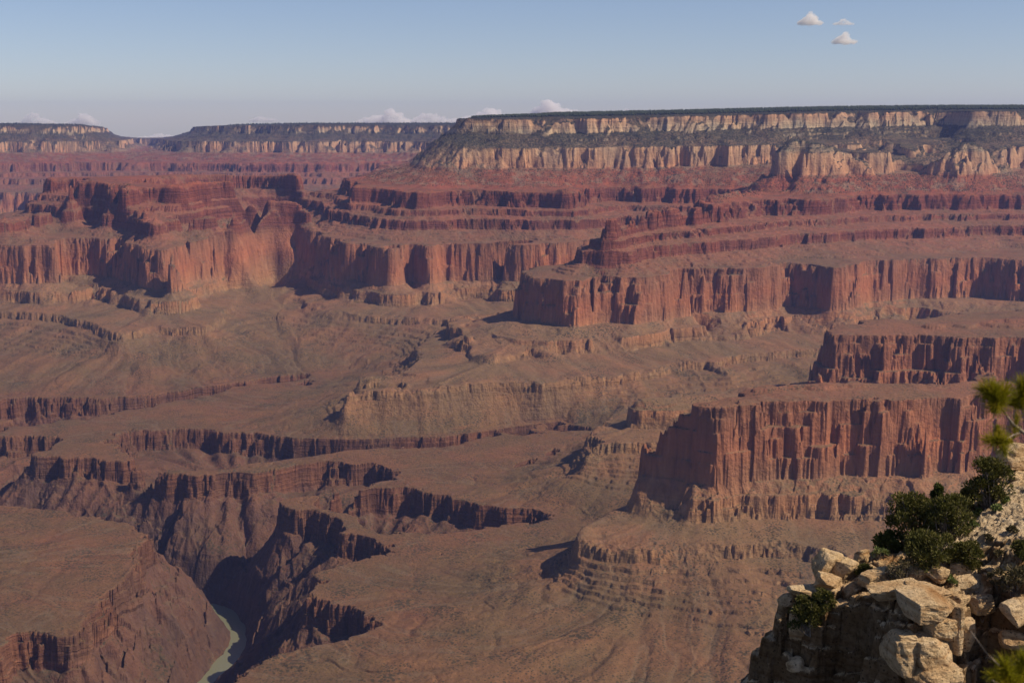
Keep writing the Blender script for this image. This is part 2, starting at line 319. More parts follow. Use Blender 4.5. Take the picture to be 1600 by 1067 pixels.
E = Es + gn * (0.25 + 0.75 * ss(Es / 120)) * (1 - 0.5 * ss((Es - 2400) / 200)) * (1 - 0.62 * ss((Es - 1000) / 150) * (1 - ss((Es - 1400) / 60)))
att = 1 - 0.8 * np.exp(-(((Xg / Yg - .17) / .09) ** 2 + ((Yg - 3950) / 160) ** 2)) - 0.6 * np.exp(-(((Xg / Yg - .125) / .035) ** 2 + ((Yg - 3100) / 140) ** 2)) - 0.85 * np.exp(-(((Xg / Yg + .192) / .022) ** 2 + ((Yg - 7000) / 700) ** 2))
att = np.clip(att, 0.1, 1)
E = Es + (E - Es) * att
print('noise', time.time() - T0)
def height(E, g, X, Y, f1, f2, nn):
    soft = ss((gnoise(X / 330, Y / 330, 31) + 0.5 * gnoise(X / 120, Y / 120, 32) - 0.12) * 2.2)
    soft = np.maximum(soft, 1.6 * np.exp(-(((X / Y + .058) / .028) ** 2 + ((Y - 8100) / 700) ** 2)))
    soft = np.maximum(soft, 1.3 * np.exp(-(((X / Y - .35) / .03) ** 2 + ((Y - 7250) / 350) ** 2)))
    soft2 = ss((gnoise(X / 260, Y / 260, 33) + 0.6 * gnoise(X / 90, Y / 90, 34) - 0.02) * 2.5)
    soft = soft * (1 + 0.6 * ss((Y - 10500) / 1500))
    softk = ss((gnoise(X / 170, Y / 170, 37) + 0.6 * gnoise(X / 60, Y / 60, 38) - 0.02) * 2.6)
    N3 = None if nn else [gnoise(X / 38, Y / 38, 61) * 1.3 + gnoise(X / 13, Y / 13, 64) * .7, gnoise(X / 24, Y / 24, 62) * 1.2 + gnoise(X / 9, Y / 9, 65) * .8, gnoise(X / 75, Y / 75, 63) * 2.2]
    bury = np.clip(1.2 * np.exp(-(((X / Y + .195) / .027) ** 2 + ((Y - 7200) / 1100) ** 2) ** 2), 0, 1)
    z0 = strat(E, g, soft, soft2, N3, bury, softk)
    slope_l = ss((E - 415) / 40) * (1 - ss((E - 1430) / 30))
    dr = 1 - np.abs(gnoise(X / 210 + f1 * .25, Y / 210, 35)) * 2; dr2 = 1 - np.abs(gnoise(X / 80 + f2 * .2, Y / 80, 36)) * 2
    z0 = z0 - ss((E - 430) / 60) * (1 - ss((E - 1250) / 150)) * (np.clip(dr - .75, 0, 1) * 10 + np.clip(dr2 - .75, 0, 1) * 4 + np.clip(.55 - np.abs(f1), 0, 1) * 9 + np.clip(.5 - np.abs(f2), 0, 1) * 3)
    z0 = z0 + slope_l * (f1 * 5.0 * ss((E - 430) / 500) + f2 * 2.2 * ss((E - 600) / 300))
    z0 = z0 + (1 - ss((E - 395) / 20)) * ss(E / 60) * (f1 * 15 + f2 * 8)
    z0 = z0 + ss((E - 1560) / 40) * (f2 * 1.6)
    return z0, z0 + tilt(X, Y)
z0, z = height(E, g, Xg, Yg, f1, f2, True)
# ---- redistribute rows so that cliffs get rows
w = dv * (np.abs(z) / Yg * 0.9 + 0.05)
w[1:] += np.abs(np.diff(z, axis=0)) / Yg[1:] * 1.0
w = blur(blur(np.minimum(w, dv * 3.0).astype(np.float32), 5, 0), 45, 1) + 1e-5
NR = int(1750 * QUAL)
cw = np.cumsum(w, axis=0); cw -= cw[0]; cw /= cw[-1]
tt = np.linspace(0, 1, NR)
Jn = np.empty((NR, NU2), np.float32); idx = np.arange(NV2)
for c in range(NU2): Jn[:, c] = np.interp(tt, cw[:, c], idx)
Ic = np.arange(NU2)[None, :] + 0 * Jn
def rs(A):
    j = np.clip(Jn, 0, NV2 - 1.001); j0 = j.astype(np.int32); f = j - j0; c = np.arange(NU2)[None, :]
    return A[j0, c] * (1 - f) + A[j0 + 1, c] * f
E_, g_, f1_, f2_ = rs(E), rs(g), rs(f1), rs(f2)
Yf = np.exp(V0 + Jn.astype(np.float64) * dv); Xf = ucol[None, :] * Yf
z0f, zf = height(E_, g_, Xf, Yf, f1_, f2_, None)
# small overhang-free horizontal raggedness on the cliffs
print('grid', NR, NU2, time.time() - T0)

def grid_mesh(name, X, Y, Z, attrs, mat, mask=None):
    nr, nc = X.shape
    co = np.stack([X, Y, Z], -1).astype(np.float32).reshape(-1, 3)
    a = (np.arange(nr - 1)[:, None] * nc + np.arange(nc - 1)[None, :])
    if mask is not None: a = a[mask]
    a = a.reshape(-1)
    quads = np.stack([a, a + 1, a + nc + 1, a + nc], -1).astype(np.int32)
    if mask is not None:
        used = np.zeros(nr * nc, bool); used[quads.reshape(-1)] = True
        remap = np.cumsum(used) - 1; co = co[used]; quads = remap[quads].astype(np.int32)
        attrs = {k: v.reshape(-1)[used] for k, v in attrs.items()}
    me = bpy.data.meshes.new(name)
    me.vertices.add(len(co)); me.vertices.foreach_set('co', co.reshape(-1))
    me.loops.add(quads.size); me.loops.foreach_set('vertex_index', quads.reshape(-1))
    me.polygons.add(len(quads)); me.polygons.foreach_set('loop_start', np.arange(0, quads.size, 4, dtype=np.int32))
    me.polygons.foreach_set('use_smooth', np.ones(len(quads), bool))
    for k, v in attrs.items():
        at = me.attributes.new(k, 'FLOAT', 'POINT'); at.data.foreach_set('value', np.ascontiguousarray(v, np.float32).reshape(-1))
    me.update(); me.materials.append(mat)
    o = bpy.data.objects.new(name, me); return link(o)

# ------------------------------------------------------------------ materials
class NT:
    def __init__(s, name):
        s.m = bpy.data.materials.new(name); s.m.use_nodes = True; s.t = s.m.node_tree; s.t.nodes.clear()
        s.out = s.t.nodes.new('ShaderNodeOutputMaterial'); s.b = s.t.nodes.new('ShaderNodeBsdfPrincipled')
        s.t.links.new(s.b.outputs[0], s.out.inputs[0]); s.b.inputs['Roughness'].default_value = 0.95
        s.b.inputs['Specular IOR Level'].default_value = 0.1
    def n(s, typ, **kw):
        nd = s.t.nodes.new(typ)
        for k, v in kw.items():
            if k.startswith('i_'):
                nm = k[2:]; nd.inputs[int(nm) if nm.isdigit() else nm].default_value = v
            else: setattr(nd, k, v)
        return nd
    def l(s, a, b): s.t.links.new(a, b)
    def math(s, op, a, b=None, c=None, clamp=False):
        nd = s.t.nodes.new('ShaderNodeMath'); nd.operation = op; nd.use_clamp = clamp
        for k, v in enumerate((a, b, c)):
            if v is None: continue
            if isinstance(v, (int, float)): nd.inputs[k].default_value = v
            else: s.l(v, nd.inputs[k])
        return nd.outputs[0]
    def noise(s, vec, scale, detail=4, rough=0.55, dist=0.0):
        nd = s.n('ShaderNodeTexNoise'); nd.inputs['Scale'].default_value = scale; nd.inputs['Detail'].default_value = detail
        nd.inputs['Roughness'].default_value = rough; nd.inputs['Distortion'].default_value = dist
        if vec is not None: s.l(vec, nd.inputs['Vector'])
        return nd.outputs[0]
    def ramp(s, fac, stops, interp='LINEAR'):
        nd = s.n('ShaderNodeValToRGB'); cr = nd.color_ramp; cr.interpolation = interp
        while len(cr.elements) < len(stops): cr.elements.new(0.5)
        for e, (p, c) in zip(cr.elements, stops):
            e.position = p; e.color = (c[0], c[1], c[2], 1) if not isinstance(c, (int, float)) else (c, c, c, 1)
        s.l(fac, nd.inputs[0]); return nd.outputs[0]
    def mix(s, fac, a, b, mode='MIX'):
        nd = s.n('ShaderNodeMix'); nd.data_type = 'RGBA'; nd.blend_type = mode
        for k, v in ((0, fac), (6, a), (7, b)):
            if isinstance(v, (int, float)): nd.inputs[k].default_value = v
            elif isinstance(v, tuple): nd.inputs[k].default_value = (*v, 1)
            else: s.l(v, nd.inputs[k])
        return nd.outputs[2]
    def scaled(s, vec, sx, sy, sz):
        nd = s.n('ShaderNodeVectorMath'); nd.operation = 'MULTIPLY'; s.l(vec, nd.inputs[0]); nd.inputs[1].default_value = (sx, sy, sz)
        return nd.outputs[0]
    def bump(s, h, dist, strength=1.0, normal=None):
        nd = s.n('ShaderNodeBump'); nd.inputs['Distance'].default_value = dist; nd.inputs['Strength'].default_value = strength
        s.l(h, nd.inputs['Height'])
        if normal is not None: s.l(normal, nd.inputs['Normal'])
        return nd.outputs[0]

def terrain_material():
    m = NT('canyon_rock'); pos = m.n('ShaderNodeNewGeometry'); P3 = pos.outputs['Position']
    st = m.n('ShaderNodeAttribute', attribute_name='strat').outputs['Fac']
    ri = m.n('ShaderNodeAttribute', attribute_name='rill').outputs['Fac']
    sep = m.n('ShaderNodeSeparateXYZ'); m.l(pos.outputs['Normal'], sep.inputs[0]); nz = sep.outputs['Z']
    big = m.noise(P3, 0.0016, 4); med = m.noise(P3, 0.012, 5, 0.6); fin = m.noise(P3, 0.07, 5, 0.65)
    # strata height with small wobble
    s1 = m.math('ADD', st, m.math('MULTIPLY', m.math('SUBTRACT', med, 0.5), 26.0))
    t = m.math('DIVIDE', m.math('ADD', s1, 1500.0), 1500.0, clamp=True)
    def p(z): return (z + 1500.0) / 1500.0
    rock = m.ramp(t, [(p(-1500), (.085, .050, .042)), (p(-1320), (.115, .064, .050)), (p(-1200), (.14, .070, .052)), (p(-1185), (.17, .080, .052)),
        (p(-1125), (.15, .068, .045)), (p(-1100), (.21, .120, .070)), (p(-1010), (.25, .140, .078)), (p(-960), (.29, .16, .088)), (p(-925), (.32, .155, .083)),
        (p(-890), (.32, .150, .085)), (p(-800), (.33, .125, .070)), (p(-700), (.28, .120, .072)), (p(-665), (.18, .062, .042)), (p(-560), (.17, .054, .037)), (p(-470), (.18, .056, .038)),  # Supai and Esplanade rock: dark red, deepened to paint in ledge and overhang shade
        (p(-440), (.26, .075, .047)), (p(-378), (.32, .11, .065)), (p(-362), (.43, .225, .135)), (p(-255), (.47, .285, .175)), (p(-240), (.30, .22, .15)), (p(-190), (.34, .25, .17)), (p(-165), (.46, .33, .22)), (p(-85), (.44, .245, .15)), (p(-40), (.3, .22, .15))])
    talus = m.ramp(t, [(p(-1500), (.11, .062, .048)), (p(-1200), (.15, .085, .060)), (p(-1125), (.18, .098, .062)), (p(-1112), (.185, .112, .066)), (p(-1060), (.20, .120, .072)), (p(-1000), (.23, .138, .085)),
        (p(-940), (.25, .150, .092)), (p(-880), (.27, .16, .10)), (p(-690), (.23, .125, .082)), (p(-640), (.27, .125, .082)), (p(-480), (.26, .110, .074)), (p(-455), (.28, .100, .060)), (p(-380), (.27, .105, .064)),
        (p(-360), (.28, .19, .13)), (p(-250), (.17, .125, .088)), (p(-185), (.12, .098, .070)), (p(-100), (.12, .092, .064)), (p(-60), (.035, .045, .025))])
    # thin bedding in tone
    zb = m.n('ShaderNodeCombineXYZ'); m.l(m.math('MULTIPLY', s1, 0.11), zb.inputs['Z']); supai = m.ramp(m.math('DIVIDE', m.math('ADD', st, 1500.0), 1500.0), [(0.0, 0.25), (p(-1195), .3), (p(-1185), 1.0), (p(-1120), .9), (p(-1100), .45), (p(-930), .5), (p(-880), .14), (p(-710), .14), (p(-680), 1.0), (p(-470), 1.0), (p(-380), .8), (p(-360), .25), (p(-260), .3), (p(-240), 1.0), (p(-170), .7)])
    sxyz = m.n('ShaderNodeSeparateXYZ'); m.l(P3, sxyz.inputs[0])
    m.l(m.math('MULTIPLY', sxyz.outputs['X'], 0.0012), zb.inputs['X']); m.l(m.math('MULTIPLY', sxyz.outputs['Y'], 0.0012), zb.inputs['Y'])
    bed = m.noise(zb.outputs[0], 1.0, 5, 0.7)
    bedc = m.ramp(bed, [(0.28, 0.45), (0.44, 0.88), (0.55, 1.05), (0.7, 1.55)])
    # stains running down the faces
    vs = m.noise(m.scaled(P3, .045, .045, .0035), 1.0, 5, 0.65)
    vsc = m.ramp(vs, [(0.30, (.42, .42, .48)), (0.44, (.90, .90, .92)), (0.58, (1.1, 1.12, 1.1)), (0.72, (1.45, 1.7, 1.85))])
    rock = m.mix(m.math('MULTIPLY', supai, 0.75), rock, bedc, 'MULTIPLY'); rock = m.mix(0.7, rock, vsc, 'MULTIPLY')
    blo = m.ramp(m.noise(P3, 0.006, 3), [(0.35, (.80, .88, .95)), (0.65, (1.18, 1.06, .98))])
    rock = m.mix(0.8, rock, blo, 'MULTIPLY')
    # talus tone: washes, olive scrub patches, gravel
    olive = m.ramp(m.noise(m.scaled(P3, 1, 1, 3), 0.0035, 5, 0.6), [(0.38, (1.14, .98, .92)), (0.6, (.84, .92, .86))])
    talus = m.mix(0.85, talus, olive, 'MULTIPLY')
    rl = m.ramp(m.math('MULTIPLY_ADD', ri, 0.25, 0.5, clamp=True), [(0.2, (.72, .72, .70)), (0.5, (1, 1, 1)), (0.8, (1.28, 1.2, 1.12))])
    talus = m.mix(0.75, talus, rl, 'MULTIPLY')
    talus = m.mix(0.6, talus, m.ramp(fin, [(0.3, 0.72), (0.55, 1.0), (0.75, 1.3)]), 'MULTIPLY')
    # scrub dots
    vor = m.n('ShaderNodeTexVoronoi'); vor.inputs['Scale'].default_value = 0.13; m.l(P3, vor.inputs['Vector'])
    dens = m.noise(P3, 0.010, 3)
    dots = m.math('LESS_THAN', vor.outputs['Distance'], m.math('MULTIPLY', m.math('SUBTRACT', dens, 0.30, clamp=True), 1.35))
    up = m.math('SUBTRACT', 1.0, m.math('MULTIPLY', m.math('GREATER_THAN', s1, -460.0), 0.0))
    talus = m.mix(m.math('MULTIPLY', dots, 0.72), talus, (.052, .050, .034))
    v3 = m.n('ShaderNodeTexVoronoi'); v3.inputs['Scale'].default_value = 0.20; m.l(P3, v3.inputs['Vector'])
    talus = m.mix(0.55, talus, m.ramp(v3.outputs['Distance'], [(0.10, (.45, .45, .42)), (0.35, (1, 1, 1)), (0.75, (1.15, 1.1, 1.05))]), 'MULTIPLY')
    wsh = m.math('MULTIPLY_ADD', ri, 0.10, 0.53); wl = m.ramp(m.math('ABSOLUTE', m.math('SUBTRACT', wsh, 0.5)), [(0.0, 1.0), (0.014, 0.0)])
    talus = m.mix(m.math('MULTIPLY', wl, 0.2), talus, (.30, .23, .16))
    wsh2 = m.noise(P3, 0.010, 5, 0.55, 0.4); wl2 = m.ramp(m.math('ABSOLUTE', m.math('SUBTRACT', wsh2, 0.47)), [(0.0, 1.0), (0.02, 0.0)])
    talus = m.mix(m.math('MULTIPLY', wl2, 0.15), talus, (.075, .075, .045))
    # denser juniper on the high slopes
    vor2 = m.n('ShaderNodeTexVoronoi'); vor2.inputs['Scale'].default_value = 0.085; m.l(P3, vor2.inputs['Vector'])
    hi = m.math('MULTIPLY', m.math('GREATER_THAN', s1, -450.0), m.math('LESS_THAN', vor2.outputs['Distance'], m.math('MULTIPLY', m.noise(P3, 0.006, 4), m.math('MULTIPLY_ADD', m.math('GREATER_THAN', s1, -345.0), 0.45, 0.60))))
    scr = m.math('MULTIPLY', m.math('LESS_THAN', m.math('ABSOLUTE', m.math('ADD', s1, 390.0)), 60.0), m.math('GREATER_THAN', m.noise(P3, 0.011, 5, .7), 0.54))
    talus = m.mix(m.math('MULTIPLY', scr, 0.5), talus, (.30, .22, .155))
    talus = m.mix(m.math('MULTIPLY', hi, 0.75), talus, (.026, .031, .024))
    steep = m.ramp(m.math('ADD', nz, m.math('MULTIPLY', m.math('SUBTRACT', med, 0.5), 0.35)), [(0.54, 1.0), (0.72, 0.0)])
    rock = m.mix(1.0, rock, (.84, .86, .82), 'MULTIPLY'); talus = m.mix(1.0, talus, (.72, .705, .69), 'MULTIPLY')
    col = m.mix(steep, talus, rock); m.l(col, m.b.inputs['Base Color'])
    hb = m.math('ADD', m.math('MULTIPLY', m.math('MULTIPLY', bed, supai), 2.0), m.math('ADD', m.math('MULTIPLY', vs, 1.6), m.math('MULTIPLY', fin, 1.3)))
    hb2 = m.mix(steep, m.math('ADD', m.math('MULTIPLY', fin, 0.8), m.math('MULTIPLY', bed, 0.35)), hb)
    m.l(m.bump(hb2, 7.0, 0.8), m.b.inputs['Normal'])
    return m.m
TM = terrain_material()
Eq = E_[:-1, :-1]; far_ = Yf[:-1, :-1] > 10300
for nm_, mk_, lb_ in (('gorge', (Eq < 396) & ~far_, 'dark inner gorge walls dropping from the flat bench to the river'),
                      ('canyon_platform', (Eq >= 396) & (Eq < 1335) & ~far_, 'flat brown benches and talus slopes between the gorge rim and the red cliffs'),
                      ('canyon_cliffs', (Eq >= 1335) & (Eq < 2335) & ~far_, 'red and cream layered cliffs, buttes and ledges stepping up to the rim'),
                      ('plateau', (Eq >= 2335) & ~far_, 'wooded plateau top behind the near rim'),
                      ('distant_hills', far_, 'hazy blue plateau walls on the far side of the canyon')):
    tag(grid_mesh(nm_, Xf, Yf, zf, dict(strat=z0f, rill=f1_ * 0.5 + f2_ * 0.5), TM, mask=mk_), lb_, 'terrain', kind='structure')
print('terrain', time.time() - T0)
# river
def water_material():
    m = NT('river_water'); m.b.inputs['Base Color'].default_value = (.15, .15, .095, 1); m.b.inputs['Roughness'].default_value = .25
    m.b.inputs['Specular IOR Level'].default_value = 0.5
    geo = m.n('ShaderNodeNewGeometry'); m.l(m.bump(m.noise(geo.outputs['Position'], .12, 4), 0.6, .5), m.b.inputs['Normal']); return m.m
wx_ = np.linspace(-2700, -350, 80); wy_ = np.linspace(1700, 4400, 90)
WX, WY = np.meshgrid(wx_, wy_); river = grid_mesh('river', WX, WY, -1436 + tilt(WX, WY), {}, water_material())
tag(river, 'muddy green river winding through the bottom of the inner gorge', 'river', kind='structure')

# ------------------------------------------------------------------ haze
def haze():
    bm = bmesh.new(); bmesh.ops.create_cube(bm, size=1.0)
    for v in bm.verts: v.co = Vector((v.co.x * 33000, 11500 + v.co.y * 26000, -675 + v.co.z * 2050))
    me = bpy.data.meshes.new('haze'); bm.to_mesh(me); bm.free()
    o = link(bpy.data.objects.new('haze', me)); m = bpy.data.materials.new('haze'); m.use_nodes = True
    t = m.node_tree; t.nodes.clear(); out = t.nodes.new('ShaderNodeOutputMaterial'); v = t.nodes.new('ShaderNodeVolumePrincipled')
    v.inputs['Color'].default_value = (0.34, 0.45, 1.0, 1); v.inputs['Density'].default_value = 1.9e-5; v.inputs['Anisotropy'].default_value = 0.2
    t.links.new(v.outputs[0], out.inputs['Volume']); me.materials.append(m)
    tag(o, 'thin blue air haze filling the canyon', 'haze', kind='stuff'); return o
haze()

# ------------------------------------------------------------------ foreground rim ledge (limestone), about 30-45 m away
BR = np.array([(7.8, 34.0), (8.6, 34.8), (10.0, 35.3), (11.2, 36.6), (14.0, 39.2), (17.3, 42.4), (22, 46.5), (27, 47), (27, 29), (16, 30.2), (13.5, 30.8),
               (13.0, 31.7), (12.45, 33.0), (11.95, 32.1), (11.6, 31.5), (10.15, 31.0), (9.35, 32.1), (8.3, 33.2)])
def sdist(X, Y):
    d2 = np.full(X.shape, 1e9); ins = np.zeros(X.shape, bool)
    n = len(BR)
    for k in range(n):
        ax, ay = BR[k]; bx, by = BR[(k + 1) % n]
        ex, ey = bx - ax, by - ay
        t = np.clip(((X - ax) * ex + (Y - ay) * ey) / (ex * ex + ey * ey), 0, 1)
        d2 = np.minimum(d2, (X - ax - t * ex) ** 2 + (Y - ay - t * ey) ** 2)
        c = ((ay > Y) != (by > Y)) & (X < ex * (Y - ay) / (ey if ey else 1e-9) + ax); ins ^= c
    return np.where(ins, 1, -1) * np.sqrt(d2)
LAY = [(0.0, 0.0)]
def fg_height(X, Y):
    d = sdist(X, Y)
    top = -12.25 + 0.19 * (X - 10) + 0.02 * (Y - 34) + 0.25 * gnoise(X / 3.2, Y / 3.2, 41) + 0.07 * gnoise(X / .8, Y / .8, 42)
    h, h2, e, fa, fb = cells(X, Y, 2.3, 1.3, 0.5, 50)
    k, k2, ek, ga, gb = cells(X, Y, 0.9, 0.6, 0.9, 60)
    dd = d + (h - 0.5) * 0.8 + (k - 0.5) * 0.28 + 0.25 * gnoise(X / 1.6, Y / 1.6, 43) + .05 * gnoise(X / .25, Y / .25, 44)
    z = top.copy()
    # beds stepping down to the brink and over it
    steps = [(1.5, .12), (.9, .20), (.45, .26), (.15, .34), (0, .55), (-.22, .6), (-.5, .75), (-.75, .8), (-1.1, .9), (-1.35, 1.0), (-1.8, 1.2), (-2.1, 1.2), (-2.6, 1.6), (-3.2, 2.2), (-4.0, 3.0)]
    for q, (p0, hh) in enumerate(steps):
        pj = p0 + 0.22 * gnoise(X / 1.1 + q * 7.3, Y / 1.1, 70 + q)
        z -= hh * ss((pj - dd) / 0.09)
    z -= 0.5 * np.maximum(-1.0 - d, 0) 
    rocky = 1 - ss((d - 1.5 + 0.8 * gnoise(X / 1.3, Y / 1.3, 48)) / 0.7)
    z += rocky * ((h2 - 0.5) * 0.22 + (h2 - 0.5) * fa * .25 + (h - .5) * fb * .2 + (k2 - 0.5) * 0.12) - rocky * 0.22 * (1 - ss(e / 0.06)) - rocky * 0.08 * (1 - ss(ek / 0.035))
    z += 0.06 * gnoise(X / .22, Y / .22, 45) + 0.03 * gnoise(X / .09, Y / .09, 46)
    st = gnoise(X / .14, Y / .14, 47); z += (1 - rocky) * 0.07 * ss((st - .35) * 5)
    return z, rocky
def fg_hit(px, py):
    dx, dy, dz = ray(px, py); Ys = np.arange(28.5, 47, 0.02); Xs = dx / dy * Ys; Zs = dz / dy * Ys
    H, _ = fg_height(Xs, Ys); k = np.argmax(H >= Zs)
    if H[k] < Zs[k]: k = np.argmin(Zs - H)
    return float(Xs[k]), float(Ys[k]), float(Zs[k])
def limestone(name='pale_limestone', boulder=False):
    m = NT(name); tc = m.n('ShaderNodeNewGeometry').outputs['Position']
    n1 = m.noise(tc, 1.1, 5, 0.6); n2 = m.noise(tc, 6.0, 6, 0.7); n3 = m.noise(tc, 30.0, 4, 0.7)
    bz = m.noise(m.scaled(tc, .5, .5, 7), 1.0, 5, .6)
    c = m.ramp(n1, [(0.3, (.50, .33, .18)), (0.5, (.62, .46, .28)), (0.7, (.68, .54, .37))])
    c = m.mix(0.8, c, m.ramp(n2, [(0.34, (.36, .28, .22)), (0.46, (.86, .80, .74)), (0.68, (1.2, 1.17, 1.14))]), 'MULTIPLY')
    c = m.mix(0.85, c, m.ramp(bz, [(0.3, (.7, .55, .42)), (0.5, (1, 1, 1)), (0.7, (1.1, 1.08, 1.0))]), 'MULTIPLY')
    pit = m.n('ShaderNodeTexVoronoi'); pit.inputs['Scale'].default_value = 9.0; m.l(tc, pit.inputs['Vector'])
    pm = m.math('MULTIPLY', m.math('LESS_THAN', pit.outputs['Distance'], 0.28), m.math('GREATER_THAN', n2, 0.52))
    c = m.mix(m.math('MULTIPLY', pm, 0.75), c, (.09, .06, .04))
    m.l(c, m.b.inputs['Base Color'])
    h = m.math('ADD', m.math('MULTIPLY', n2, 1.0), m.math('ADD', m.math('MULTIPLY', n3, .35), m.math('ADD', m.math('MULTIPLY', bz, .9), m.math('MULTIPLY', pm, -.35))))
    m.l(m.bump(h, 0.16, 1.0), m.b.inputs['Normal']); return m
def rim_material():
    m = limestone('rim_ledge'); at = m.n('ShaderNodeAttribute', attribute_name='rocky').outputs['Fac']
    tc = m.n('ShaderNodeNewGeometry').outputs['Position']
    old = m.b.inputs['Base Color'].links[0].from_socket
    v = m.n('ShaderNodeTexVoronoi'); v.inputs['Scale'].default_value = 7.0; m.l(tc, v.inputs['Vector'])
    sand = m.ramp(m.noise(tc, 3.0, 6, .7), [(0.3, (.44, .31, .19)), (0.55, (.60, .46, .30)), (0.7, (.68, .55, .38))])
    sand = m.mix(0.55, sand, m.ramp(v.outputs['Color'], [(0.2, .62), (0.6, 1.05), (0.9, 1.2)]), 'MULTIPLY')
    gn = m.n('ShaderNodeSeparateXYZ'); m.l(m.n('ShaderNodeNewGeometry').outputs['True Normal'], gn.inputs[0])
    var = m.ramp(m.math('ADD', gn.outputs['Z'], m.math('MULTIPLY', m.math('SUBTRACT', m.noise(tc, 1.6, 5, .65), .5), .9)), [(0.25, (.34, .30, .27)), (0.55, (1, 1, 1))])  # steep faces darkened in the colour, standing in for deep wall shade
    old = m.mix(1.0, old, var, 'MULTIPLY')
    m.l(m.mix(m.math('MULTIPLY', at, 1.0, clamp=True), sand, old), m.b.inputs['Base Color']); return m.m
LM = limestone().m
fx = np.arange(5.0, 21.0, 0.025); fy = np.arange(26.5, 45.5, 0.025)
FX, FY = np.meshgrid(fx, fy); FZ, FR = fg_height(FX, FY)
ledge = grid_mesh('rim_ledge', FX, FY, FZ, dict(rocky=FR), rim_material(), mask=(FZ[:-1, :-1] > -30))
tag(ledge, 'pale limestone ledge and gravel slope at the edge of the viewpoint', 'rock ledge', kind='structure')

def new_obj(name, bm, mat, parent=None, smooth=True):
    me = bpy.data.meshes.new(name); bm.to_mesh(me); bm.free()
    if smooth: me.polygons.foreach_set('use_smooth', np.ones(len(me.polygons), bool))
    me.materials.append(mat); o = link(bpy.data.objects.new(name, me))
    if parent: o.parent = parent
    return o
def boulder(px, py, size, seed, label, rnd=0.5, rot=0, dz=0.0, dy=0.0, group='loose boulders along the rim ledge'):
    r = np.random.RandomState(seed); bm = bmesh.new(); bmesh.ops.create_cube(bm, size=1.0)
    bmesh.ops.subdivide_edges(bm, edges=bm.edges[:], cuts=23, use_grid_fill=True)
    co = np.array([v.co[:] for v in bm.verts])
    nrm = np.linalg.norm(co, axis=1, keepdims=True); sph = co / nrm * 0.56
    co = co * (1 - rnd) + sph * rnd
    for k in range(7):      # planar breaks
        dn = r.normal(size=3); dn /= np.linalg.norm(dn); lim = r.uniform(0.36, 0.5)
        t = co @ dn; over = np.maximum(t - lim, 0)[:, None]; co = co - over * dn * 0.92
    def n3(p, f, sd): return gnoise(p[:, 0] * f + p[:, 2] * f * .7 + 11, p[:, 1] * f - p[:, 2] * f * .8 + 5, sd)
    d = 0.07 * n3(co, 2.2, seed) + 0.035 * n3(co, 6, seed + 1) + 0.015 * n3(co, 16, seed + 2)
    co = co * (1 + d[:, None]); co[:, 2] += 0.025 * np.round(n3(co * [1, 1, 4], 1.5, seed + 3) * 3) / 3
    for v, c in zip(bm.verts, co): v.co = Vector((c[0] * size[0], c[1] * size[1], c[2] * size[2]))
    x, y, z = fg_hit(px, py)
    o = new_obj('boulder', bm, LM); o.location = (x, y + dy, z + size[2] * 0.30 + dz)
    o.rotation_euler = (r.uniform(-.12, .12), r.uniform(-.12, .12), rot)
    return tag(o, label, 'boulder', group)
BL = [
 (1292, 895, (.85, .8, .75), 'large square pale boulder on the left skyline of the ledge', .35, .3),
 (1322, 898, (.8, .7, .6), 'rounded brown boulder just right of the square skyline boulder', .75, .8),
 (1258, 928, (.95, .6, .32), 'low flat pale slab below the square skyline boulder', .35, .1),
 (1345, 875, (.42, .35, .4), 'small upright boulder at the left foot of the shrubs', .4, .6),
 (1230, 944, (.5, .4, .4), 'dark pitted boulder at the left shoulder of the ledge', .6, .3),
 (1292, 915, (.75, .6, .5), 'tilted wedge boulder under the rounded brown one', .3, .9),
 (1365, 905, (1.0, .7, .35), 'broad angular slab on the open ledge left of the twin boulders', .25, .5),
 (1433, 903, (.75, .6, .42), 'left one of the two rounded boulders below the shrubs', .6, .1),
 (1464, 905, (.62, .55, .42), 'right one of the two rounded boulders below the shrubs', .45, .4),
 (1506, 897, (.85, .6, .42), 'rounded boulder at the foot of the gravel slope', .7, .2),
 (1508, 918, (1.1, .5, .42), 'long low boulder lying below the rounded one at the gravel slope', .7, .05),
 (1534, 950, (.75, .6, .5), 'rounded boulder beside the dark cleft', .7, .3),
 (1496, 950, (.6, .5, .5), 'rounded boulder on the brink left of the dark cleft', .6, .7),
 (1395, 928, (1.5, .9, .34), 'longest flat slab lying on the front brink', .2, .12),
 (1450, 932, (1.2, .8, .36), 'second flat slab on the front brink beside the longest one', .2, -.1),
 (1592, 965, (.95, .7, .6), 'big angular block at the right edge of the photo', .25, .5),
 (1590, 1008, (.9, .6, .45), 'rounded block below the big angular one at the right edge', .6, .2),
 (1247, 990, (.55, .5, .95), 'tall sunlit pitted boulder stuck on the dark left wall', .45, .4),
 (1244, 1042, (.5, .4, .4), 'small broken boulder low on the dark left wall', .5, .7),
 (1585, 725, (1.0, .9, .8), 'golden boulder behind the juniper at the top of the slope', .6, .4),
 (1530, 765, (.5, .45, .45), 'small orange boulder beside the upper juniper', .7, .2),
 (1488, 876, (.5, .4, .3), 'small pale stone half hidden by the front shrub', .6, .2),
 (1560, 905, (.55, .45, .35), 'stone among the dry brush on the right of the slope', .6, .6),
]
for k, (px, py, size, label, rn, rot) in enumerate(BL): boulder(px, py, size, 100 + 7 * k, label, rn * .75, rot)
